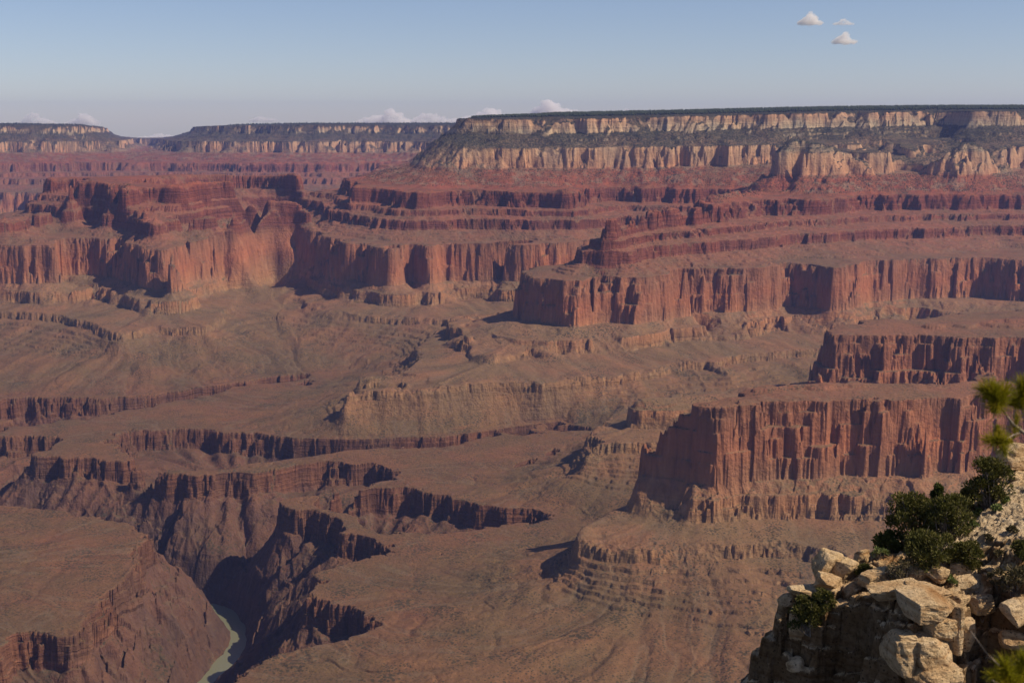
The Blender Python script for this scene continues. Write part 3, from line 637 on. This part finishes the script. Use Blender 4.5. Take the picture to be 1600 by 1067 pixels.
# the column of jointed blocks below the brink: set against the front wall
def wall_block(px0, px1, py0, py1, Y, depth, seed, label, rn=.2):
    dx, dy, dz = ray((px0 + px1) / 2, (py0 + py1) / 2); x = dx / dy * Y; z = dz / dy * Y; sc = Y * 1.05 / 2000.0
    r = np.random.RandomState(seed); bm = bmesh.new(); bmesh.ops.create_cube(bm, size=1.0)
    bmesh.ops.subdivide_edges(bm, edges=bm.edges[:], cuts=27, use_grid_fill=True)
    co = np.array([v.co[:] for v in bm.verts]); sph = co / np.linalg.norm(co, axis=1, keepdims=True) * 0.6
    co = co * (1 - rn) + sph * rn
    for k in range(5):
        dn = r.normal(size=3); dn /= np.linalg.norm(dn); t = co @ dn; co = co - np.maximum(t - r.uniform(.45, .6), 0)[:, None] * dn * .9
    f = lambda p, q, sd: gnoise(p[:, 0] * q + p[:, 2] * q * .7, p[:, 1] * q - p[:, 2] * q * .8, sd)
    co = co * (1 + (0.05 * f(co, 2.5, seed) + .025 * f(co, 7, seed + 1) + .012 * f(co, 18, seed + 2))[:, None])
    S = ((px1 - px0) * sc * 1.05, depth, (py1 - py0) * sc * 1.08)
    for v, c in zip(bm.verts, co): v.co = Vector((c[0] * S[0], c[1] * S[1], c[2] * S[2]))
    o = new_obj('boulder', bm, LM); o.location = (x, Y + depth * .5, z); o.rotation_euler = (0, 0, r.uniform(.1, .3))
    return tag(o, label, 'boulder', 'jointed blocks of the front wall')
wall_block(1395, 1432, 1003, 1060, 30.3, 1.3, 11, 'left block of the sunlit pair at the foot of the front wall')
wall_block(1424, 1492, 1003, 1054, 30.35, 1.4, 12, 'wide right block of the sunlit pair at the foot of the front wall')
wall_block(1424, 1492, 944, 975, 30.5, 1.5, 13, 'layered block just under the brink above the sunlit pair')
wall_block(1450, 1490, 972, 1006, 30.65, 1.2, 14, 'thin crumbled block between the brink and the sunlit pair')
wall_block(1486, 1502, 950, 1025, 30.8, .9, 15, 'narrow upright slab along the dark cleft')
wall_block(1405, 1432, 995, 1006, 30.4, .6, 16, 'thin flat stone lying on the left block of the sunlit pair')
wall_block(1500, 1526, 972, 1020, 31.6, .7, 17, 'upright block inside the dark cleft', .4)
wall_block(1425, 1500, 1050, 1085, 30.1, 1.5, 18, 'broken block under the sunlit pair at the bottom of the photo', .3)

# ------------------------------------------------------------------ plants
def simple_mat(name, col, rough=.9, var=None, vscale=3.0, trans=0.0):
    m = NT(name); tc = m.n('ShaderNodeNewGeometry').outputs['Position']
    if var: m.l(m.ramp(m.noise(tc, vscale, 4, .6), [(0.3, col), (0.7, var)]), m.b.inputs['Base Color'])
    else: m.b.inputs['Base Color'].default_value = (*col, 1)
    m.b.inputs['Roughness'].default_value = rough
    if trans:
        t = m.n('ShaderNodeBsdfTranslucent'); t.inputs['Color'].default_value = (col[0] * 1.6, col[1] * 1.6, col[2], 1)
        mx = m.n('ShaderNodeMixShader'); mx.inputs[0].default_value = trans; m.l(m.b.outputs[0], mx.inputs[1]); m.l(t.outputs[0], mx.inputs[2]); m.l(mx.outputs[0], m.out.inputs[0])
    return m.m
M_BARK = simple_mat('grey_bark', (.13, .10, .08), .9, (.24, .20, .16), 9)
M_JUN = simple_mat('juniper_green', (.062, .064, .020), .8, (.125, .110, .034), 2.5, .2)
M_PIN = simple_mat('pinyon_green', (.055, .072, .024), .8, (.100, .105, .030), 2.5, .2)
M_DRY = simple_mat('dry_brush', (.075, .065, .035), .9, (.14, .11, .06), 4.0, .1)
M_SAGE = simple_mat('sage_green', (.12, .15, .05), .9, (.20, .22, .09), 4.0, .15)
def raw_mesh(name, co, faces, mat, parent=None, smooth=False):
    me = bpy.data.meshes.new(name); me.from_pydata([tuple(c) for c in co], [], [tuple(f) for f in faces]) if len(faces) < 3000 else None
    if len(faces) >= 3000:
        co = np.asarray(co, np.float32); fa = np.asarray(faces, np.int32); nf, k = fa.shape
        me.vertices.add(len(co)); me.vertices.foreach_set('co', co.reshape(-1)); me.loops.add(nf * k); me.loops.foreach_set('vertex_index', fa.reshape(-1))
        me.polygons.add(nf); me.polygons.foreach_set('loop_start', np.arange(0, nf * k, k, dtype=np.int32)); me.update()
    me.materials.append(mat); o = link(bpy.data.objects.new(name, me))
    if smooth: me.polygons.foreach_set('use_smooth', np.ones(len(me.polygons), bool))
    if parent: o.parent = parent
    return o
def tube(paths, sides=6):
    """paths: list of (points, radii)"""
    co, fa = [], []
    for pts, rad in paths:
        pts = [Vector(p) for p in pts]; base = len(co)
        for i, p in enumerate(pts):
            t = (pts[min(i + 1, len(pts) - 1)] - pts[max(i - 1, 0)]).normalized()
            a = t.orthogonal().normalized(); b = t.cross(a)
            for k in range(sides):
                an = 2 * math.pi * k / sides; co.append(p + (a * math.cos(an) + b * math.sin(an)) * rad[i])
        for i in range(len(pts) - 1):
            for k in range(sides):
                q = base + i * sides; k2 = (k + 1) % sides; fa.append((q + k, q + k2, q + sides + k2, q + sides + k))
    return co, fa
def shrub(name, px, py, w, h, seed, label, cat, fm, leaves=5200, clump=26, lean=(0, 0), leaf=.055, shape='round', group=None, bare=0.0):
    """px, py: where the foot stands in the picture; w, h in metres"""
    r = np.random.RandomState(seed); x, y, z = fg_hit(px, py); h = h * .86
    root = bpy.data.objects.new(name, None); link(root); root.location = (x, y, z); tag(root, label, cat, group)
    cl = []
    for k in range(clump):
        t = r.uniform(0.12, 1.0) ** 0.8
        wid = (1 - 0.85 * t) if shape == 'cone' else math.sin(math.pi * (0.18 + 0.72 * t)) ** 0.7
        an = r.uniform(0, 2 * math.pi); rr = math.sqrt(r.uniform(0, 1)) * wid * w * 0.5
        cl.append((np.array([math.cos(an) * rr + lean[0] * t, math.sin(an) * rr * .8 + lean[1] * t, h * t * 0.93]), r.uniform(.10, .20) * (w * h) ** .5 * (0.6 if shape == 'cone' else 1)))
    paths = []; nst = max(2, int(w * 2))
    for k, (c, rad) in enumerate(cl):
        st = np.array([r.normal(0, .05 * w), r.normal(0, .05 * w), -0.12]); mid = st * .4 + c * .45 + np.array([0, 0, -.05 * h]) + r.normal(0, .05 * w, 3)
        paths.append(([st, mid, c, c + r.normal(0, .5, 3) * rad + [0, 0, rad * .5]], [.05 * h * .5, .032 * h * .5, .018 * h * .5, .005]))
    co, fa = tube(paths, 5); raw_mesh('branches', co, fa, M_BARK, root, True)
    n = int(leaves * .8); ci = r.randint(0, len(cl), n)
    cc = np.array([c for c, _ in cl])[ci]; cr = np.array([q for _, q in cl])[ci]
    dirs = r.normal(size=(n, 3)); dirs /= np.linalg.norm(dirs, axis=1, keepdims=True)
    rad = r.uniform(.25, 1.0, n) ** .6; p = cc + dirs * (cr * rad)[:, None] * np.array([1.1, 1.1, .75])
    p[:, 2] = np.maximum(p[:, 2], 0.02)
    # sprays: slim pointed quads pointing outwards and up
    up = dirs * .8 + np.array([0, 0, .6]) + r.normal(0, .45, (n, 3)); up /= np.linalg.norm(up, axis=1, keepdims=True)
    sd = np.cross(up, r.normal(size=(n, 3))); sd /= np.linalg.norm(sd, axis=1, keepdims=True)
    L = (leaf * r.uniform(.7, 1.7, n))[:, None]; W = L * .30
    V = np.stack([p - sd * W * .4, p + up * L * .55 - sd * W, p + up * L * 1.25, p + up * L * .5 + sd * W], 1).reshape(-1, 3)
    raw_mesh('foliage', V, np.arange(n * 4).reshape(-1, 4), fm, root)
    return root
GJ = 'junipers and pinyons along the ledge'
shrub('juniper_bush', 1545, 792, 1.35, 1.75, 1, 'tall dark juniper bush at the top of the gravel slope', 'bush', M_JUN, 7500, 34)
shrub('juniper_bush', 1520, 800, .9, .85, 2, 'small spreading bush just left of the tall upper juniper', 'bush', M_JUN, 3600, 18)
shrub('pinyon_pine', 1463, 812, .85, 1.35, 3, 'cone shaped young pinyon rising above the middle of the shrub belt', 'tree', M_PIN, 5200, 30, shape='cone')
shrub('juniper_bush', 1436, 850, 1.7, 1.75, 4, 'widest dark juniper, at the left of the shrub belt', 'bush', M_JUN, 9000, 40, lean=(-.2, 0))
shrub('juniper_bush', 1478, 842, 1.45, 1.5, 5, 'dense juniper in the middle of the shrub belt beside the gravel', 'bush', M_JUN, 8500, 38)
shrub('juniper_bush', 1452, 888, 1.5, 1.2, 6, 'low dense bush in front of the shrub belt above the twin boulders', 'bush', M_JUN, 8000, 34)
shrub('juniper_bush', 1513, 888, 1.0, .85, 7, 'rounded bush on the gravel right of the shrub belt', 'bush', M_JUN, 5200, 24)
shrub('pinyon_pine', 1388, 866, .75, .85, 8, 'young bright green pinyon at the left end of the shrub belt', 'tree', M_PIN, 4200, 24)
shrub('twiggy_bush', 1408, 908, .9, .7, 9, 'thin twiggy bush standing on the open ledge', 'bush', M_DRY, 1500, 22, leaf=.04)
shrub('juniper_bush', 1262, 985, .95, 1.1, 10, 'dark bush clinging to the shaded left wall', 'bush', M_JUN, 4800, 26)
shrub('juniper_bush', 1286, 952, .7, .6, 11, 'smaller bush above the one on the shaded left wall', 'bush', M_JUN, 2600, 16)
shrub('twiggy_bush', 1560, 915, .6, .5, 12, 'brown twiggy bush among stones on the right of the gravel slope', 'bush', M_DRY, 1800, 20, leaf=.045)
shrub('juniper_bush', 1594, 872, .55, .5, 13, 'dark bush cut by the right edge of the photo', 'bush', M_JUN, 2200, 16)
shrub('twiggy_bush', 1588, 925, .9, .8, 14, 'dry bush above the big angular block at the right edge', 'bush', M_DRY, 2400, 22, leaf=.05)
shrub('twiggy_bush', 1535, 965, .35, .5, 15, 'small dry bush rooted beside the dark cleft', 'bush', M_DRY, 700, 12, leaf=.04)
shrub('juniper_bush', 1350, 900, .45, .4, 16, 'small dark bush at the left end of the open slab', 'bush', M_JUN, 1600, 12)
GT = 'sage and grass tufts on the gravel slope'
for k, (px, py, w, h, lab) in enumerate([
    (1376, 872, .45, .35, 'pale green tuft at the foot of the young pinyon'), (1400, 862, .4, .3, 'pale green tuft right of the young pinyon'),
    (1518, 826, .3, .3, 'lone round sage tuft on the open gravel'), (1555, 798, .4, .22, 'low sage tuft below the tall juniper'),
    (1570, 786, .35, .2, 'low sage tuft right of the tall juniper'), (1530, 805, .3, .2, 'sage tuft at the upper edge of the gravel'),
    (1545, 845, .3, .2, 'dry tuft in the middle of the gravel'), (1580, 832, .35, .2, 'dry tuft near the right edge on the gravel'),
    (1488, 912, .3, .25, 'pale tuft between the twin boulders and the rounded one'), (1420, 918, .35, .12, 'thin tuft on the flat slab'),
    (1468, 945, .2, .12, 'tiny tuft in the joint of the front slabs'), (1560, 870, .3, .2, 'dry tuft on the lower gravel')]):
    shrub('sage_tuft', px, py, w, h, 40 + k, lab, 'plant', M_SAGE if k in (0, 1, 2, 3, 4, 5, 8) else M_DRY, 420, 7, leaf=.05, group=GT)

# near pine at the right edge, branches reaching into the picture about 6 m away
M_NEED = simple_mat('pine_needles', (.16, .16, .012), .6, (.36, .26, .02), 14.0, .35)
M_TWIG = simple_mat('pale_pine_bark', (.22, .17, .13), .9, (.34, .28, .22), 20)
def cpt(px, py, Y):
    dx, dy, dz = ray(px, py); return np.array([dx / dy * Y, Y, dz / dy * Y])
pine = bpy.data.objects.new('pine_tree', None); link(pine); tag(pine, 'near out of focus pine whose branches reach in at the right edge', 'tree')
tk = [(3.35, 6.6, -9.0), (3.3, 6.5, -5), (3.25, 6.4, -2.6), (3.15, 6.3, -1.2), (3.1, 6.3, .1)]
co, fa = tube([(tk, [.20, .16, .11, .07, .02])], 10); raw_mesh('trunk', co, fa, M_TWIG, pine, True)
def branch(pts, rad):
    co, fa = tube([(pts, rad)], 7); raw_mesh('branch', co, fa, M_TWIG, pine, True)
def tuft(c, d, n, L, seed):
    n = int(n * 2.2); r = np.random.RandomState(seed); d = np.array(d, float); d /= np.linalg.norm(d)
    st = c - d * .10 + d * r.uniform(0, .13, (n, 1)); v = d * 0.75 + r.normal(0, .42, (n, 3)); v /= np.linalg.norm(v, axis=1, keepdims=True)
    sd = np.cross(v, r.normal(size=(n, 3))); sd /= np.linalg.norm(sd, axis=1, keepdims=True)
    l = (L * r.uniform(.75, 1.15, n))[:, None]; w = .0011
    V = np.stack([st - sd * w, st + sd * w, st + v * l + sd * w * .5, st + v * l - sd * w * .5], 1).reshape(-1, 3)
    raw_mesh('needle_tuft', V, np.arange(n * 4).reshape(-1, 4), M_NEED, pine)
Y0 = 6.0
a0 = np.array([3.22, 6.38, -2.2])
main = [a0, cpt(1660, 700, 6.2), cpt(1600, 676, 6.1), cpt(1583, 662, 6.05), cpt(1566, 640, 6.0), cpt(1556, 626, 6.0)]
branch(main, [.022, .014, .0085, .0075, .006, .005])
branch([cpt(1640, 690, 6.2), cpt(1606, 655, 6.15), cpt(1592, 634, 6.1), cpt(1596, 610, 6.1)], [.009, .007, .006, .004])
branch([cpt(1596, 674, 6.1), cpt(1582, 680, 6.05), cpt(1566, 690, 6.0)], [.006, .004, .003])
tuft(cpt(1553, 620, 6.0), (-.3, -.3, .9), 420, .085, 1); tuft(cpt(1547, 612, 6.02), (-.8, -.2, .3), 260, .075, 2); tuft(cpt(1566, 620, 6.0), (.3, -.3, .8), 260, .075, 3)
tuft(cpt(1558, 628, 5.98), (-.2, -.5, -.3), 160, .06, 9)
tuft(cpt(1598, 612, 6.1), (.1, -.2, .9), 380, .085, 4); tuft(cpt(1604, 622, 6.1), (.7, -.2, .3), 260, .08, 5)
tuft(cpt(1556, 688, 6.0), (-.8, -.2, .1), 300, .065, 6); tuft(cpt(1566, 692, 6.0), (.1, -.4, -.6), 200, .06, 7); tuft(cpt(1588, 660, 6.05), (0, -.3, .9), 110, .045, 8)
low = [np.array([3.3, 6.45, -3.9]), cpt(1690, 1100, 5.6), cpt(1610, 1062, 5.3), cpt(1578, 1050, 5.2), cpt(1560, 1038, 5.15), cpt(1540, 1018, 5.1), cpt(1516, 985, 5.05)]
branch(low, [.02, .012, .006, .005, .004, .0028, .0016])
tuft(cpt(1572, 1048, 5.15), (-.3, -.3, .8), 300, .075, 11); tuft(cpt(1598, 1040, 5.2), (.2, -.2, .9), 330, .08, 12); tuft(cpt(1580, 1066, 5.15), (-.5, -.4, -.1), 260, .07, 13)
tuft(cpt(1604, 1062, 5.2), (.4, -.3, .2), 260, .07, 14); tuft(cpt(1556, 1058, 5.12), (-.7, -.2, .4), 140, .05, 15)
branch([cpt(1590, 1056, 5.2), cpt(1572, 1075, 5.15), cpt(1550, 1062, 5.1)], [.004, .003, .002])

# ------------------------------------------------------------------ forest on the rims: far too many trees to count
def forest():
    r = np.random.RandomState(77); m = (z0f > -74) & (E_ > 2322) & (E_ < 3200)
    hi = (z0f > -246) & (z0f < -176) | ((z0f > -455) & (z0f < -372))
    C = []
    for mk, n, hh in ((m & (Yf < 12000), 52000, 14.0), (m & (Yf >= 12000), 16000, 13.0), (hi & (Yf < 9500), 16000, 4.5)):
        idx = np.flatnonzero(mk)
        if len(idx) == 0: continue
        q = r.choice(idx, n)
        X = Xf.reshape(-1)[q] + r.uniform(-5, 5, n); Y = Yf.reshape(-1)[q] + r.uniform(-3, 3, n); Z = zf.reshape(-1)[q]
        H = hh * r.uniform(.5, 1.35, n); C.append(np.stack([X, Y, Z, H], 1))
    C = np.concatenate(C); n = len(C); H = C[:, 3]; W = H * r.uniform(.22, .42, n)
    base = C[:, :3]; an = r.uniform(0, 6.28, n)
    V = [base + np.stack([0 * H, 0 * H, H], 1)]
    for k in range(4):
        V.append(base + np.stack([np.cos(an + k * 1.5708) * W, np.sin(an + k * 1.5708) * W, H * .22], 1))
    V.append(base + np.stack([0 * H, 0 * H, -H * .2], 1))
    V = np.stack(V, 1); o = np.arange(n)[:, None] * 6
    F_ = np.concatenate([o + np.array([[0, 1 + k, 1 + (k + 1) % 4]]) for k in range(4)] + [o + np.array([[5, 1 + (k + 1) % 4, 1 + k]]) for k in range(4)])
    f = raw_mesh('forest', V.reshape(-1, 3), F_, simple_mat('conifer_green', (.022, .032, .018), .9, (.045, .055, .028), .02))
    tag(f, 'dark conifer forest along the plateau rims and scattered down the high slopes', 'forest', kind='stuff')
forest()

# ------------------------------------------------------------------ clouds beyond the canyon
def cloud_mat():
    m = bpy.data.materials.new('cloud_vapour'); m.use_nodes = True; t = m.node_tree; t.nodes.clear()
    out = t.nodes.new('ShaderNodeOutputMaterial'); v = t.nodes.new('ShaderNodeVolumePrincipled')
    v.inputs['Color'].default_value = (1.0, .97, .95, 1); v.inputs['Density'].default_value = 0.0042; v.inputs['Anisotropy'].default_value = 0.0
    t.links.new(v.outputs[0], out.inputs['Volume']); return m
CMAT = cloud_mat()
def cloud(px, py, wpx, hpx, seed, label, D=45000.0, n=16, flat=True):
    r = np.random.RandomState(seed); dx, dy, dz = ray(px, py); c = Vector((dx / dy * D, D, dz / dy * D)); sc = D / 2000.0
    bm = bmesh.new()
    W_, H_ = wpx * sc, hpx * sc; hump = r.uniform(-.5, .5); t0s = np.linspace(-1, 1, 2 * n)
    for k in range(2 * n):
        t = t0s[k] + r.uniform(-.05, .05); prof = (1 - abs(t) ** 2.2) * (.55 + .45 * math.exp(-((t - hump) / .5) ** 2)) * r.uniform(.7, 1.0)
        for q_ in range(2):
            rad = max(H_ * r.uniform(.13, .22), W_ / n * .62) * (1.0 if abs(t) < .8 else .7); zz = -.5 * H_ + rad * .6 + max(prof * H_ - rad * 1.6, 0) * (q_ * r.uniform(.6, 1.0))
            M = Matrix.Translation((t * W_ * .45, r.uniform(-.4, .4) * H_, zz)) @ Matrix.Diagonal((r.uniform(1.0, 1.5), 1.3, r.uniform(.7, 1.0), 1.0))
            bmesh.ops.create_icosphere(bm, subdivisions=3, radius=rad, matrix=M)
    co = np.array([v.co[:] for v in bm.verts]); q = 3.0 / (hpx * sc)
    d = gnoise(co[:, 0] * q + co[:, 2] * q * .6, co[:, 2] * q * 1.3 + co[:, 1] * q * .5, seed) + .5 * gnoise(co[:, 0] * q * 2.7, co[:, 2] * q * 2.7 + co[:, 1] * q, seed + 1)
    cen = np.zeros(3)
    for v, dd in zip(bm.verts, d): v.co.z += dd * hpx * sc * .10; v.co.x += dd * hpx * sc * .08
    o = new_obj('cloud', bm, CMAT); o.location = c
    rem = o.modifiers.new('remesh', 'REMESH'); rem.mode = 'VOXEL'; rem.voxel_size = hpx * sc / 22.0
    return tag(o, label, 'cloud', 'small cumulus clouds')
cloud(1266, 27, 40, 22, 1, 'small round cumulus high at the upper right')
cloud(1318, 57, 36, 22, 2, 'lowest of the three small clouds at the upper right', n=12)
cloud(1318, 33, 34, 12, 3, 'faint thin cloud above the lowest upper right puff', n=8)
cloud(600, 179, 96, 30, 4, 'low cumulus just left of the middle of the horizon bank')
cloud(676, 182, 90, 24, 5, 'low cumulus in the gap of the horizon bank over the far rim')
cloud(752, 177, 110, 34, 6, 'long cumulus touching the left tip of the near plateau')
cloud(866, 166, 96, 34, 7, 'biggest cumulus standing on the plateau skyline', n=20)
cloud(976, 174, 44, 16, 8, 'small cloud on the skyline right of the biggest cumulus', n=10)
cloud(412, 184, 44, 12, 9, 'faint small cloud over the far right-hand rim', n=8)
cloud(128, 183, 52, 24, 10, 'pale puff over the far left rim, right one of its pair', n=12)
cloud(58, 184, 66, 22, 11, 'pale puff over the far left rim, left one of its pair', n=12)
cloud(1222, 177, 30, 8, 12, 'tiny flat cloud on the skyline of the near plateau', n=14)
cloud(246, 212, 80, 16, 13, 'faint low cloud in the notch between the far rims', n=10)
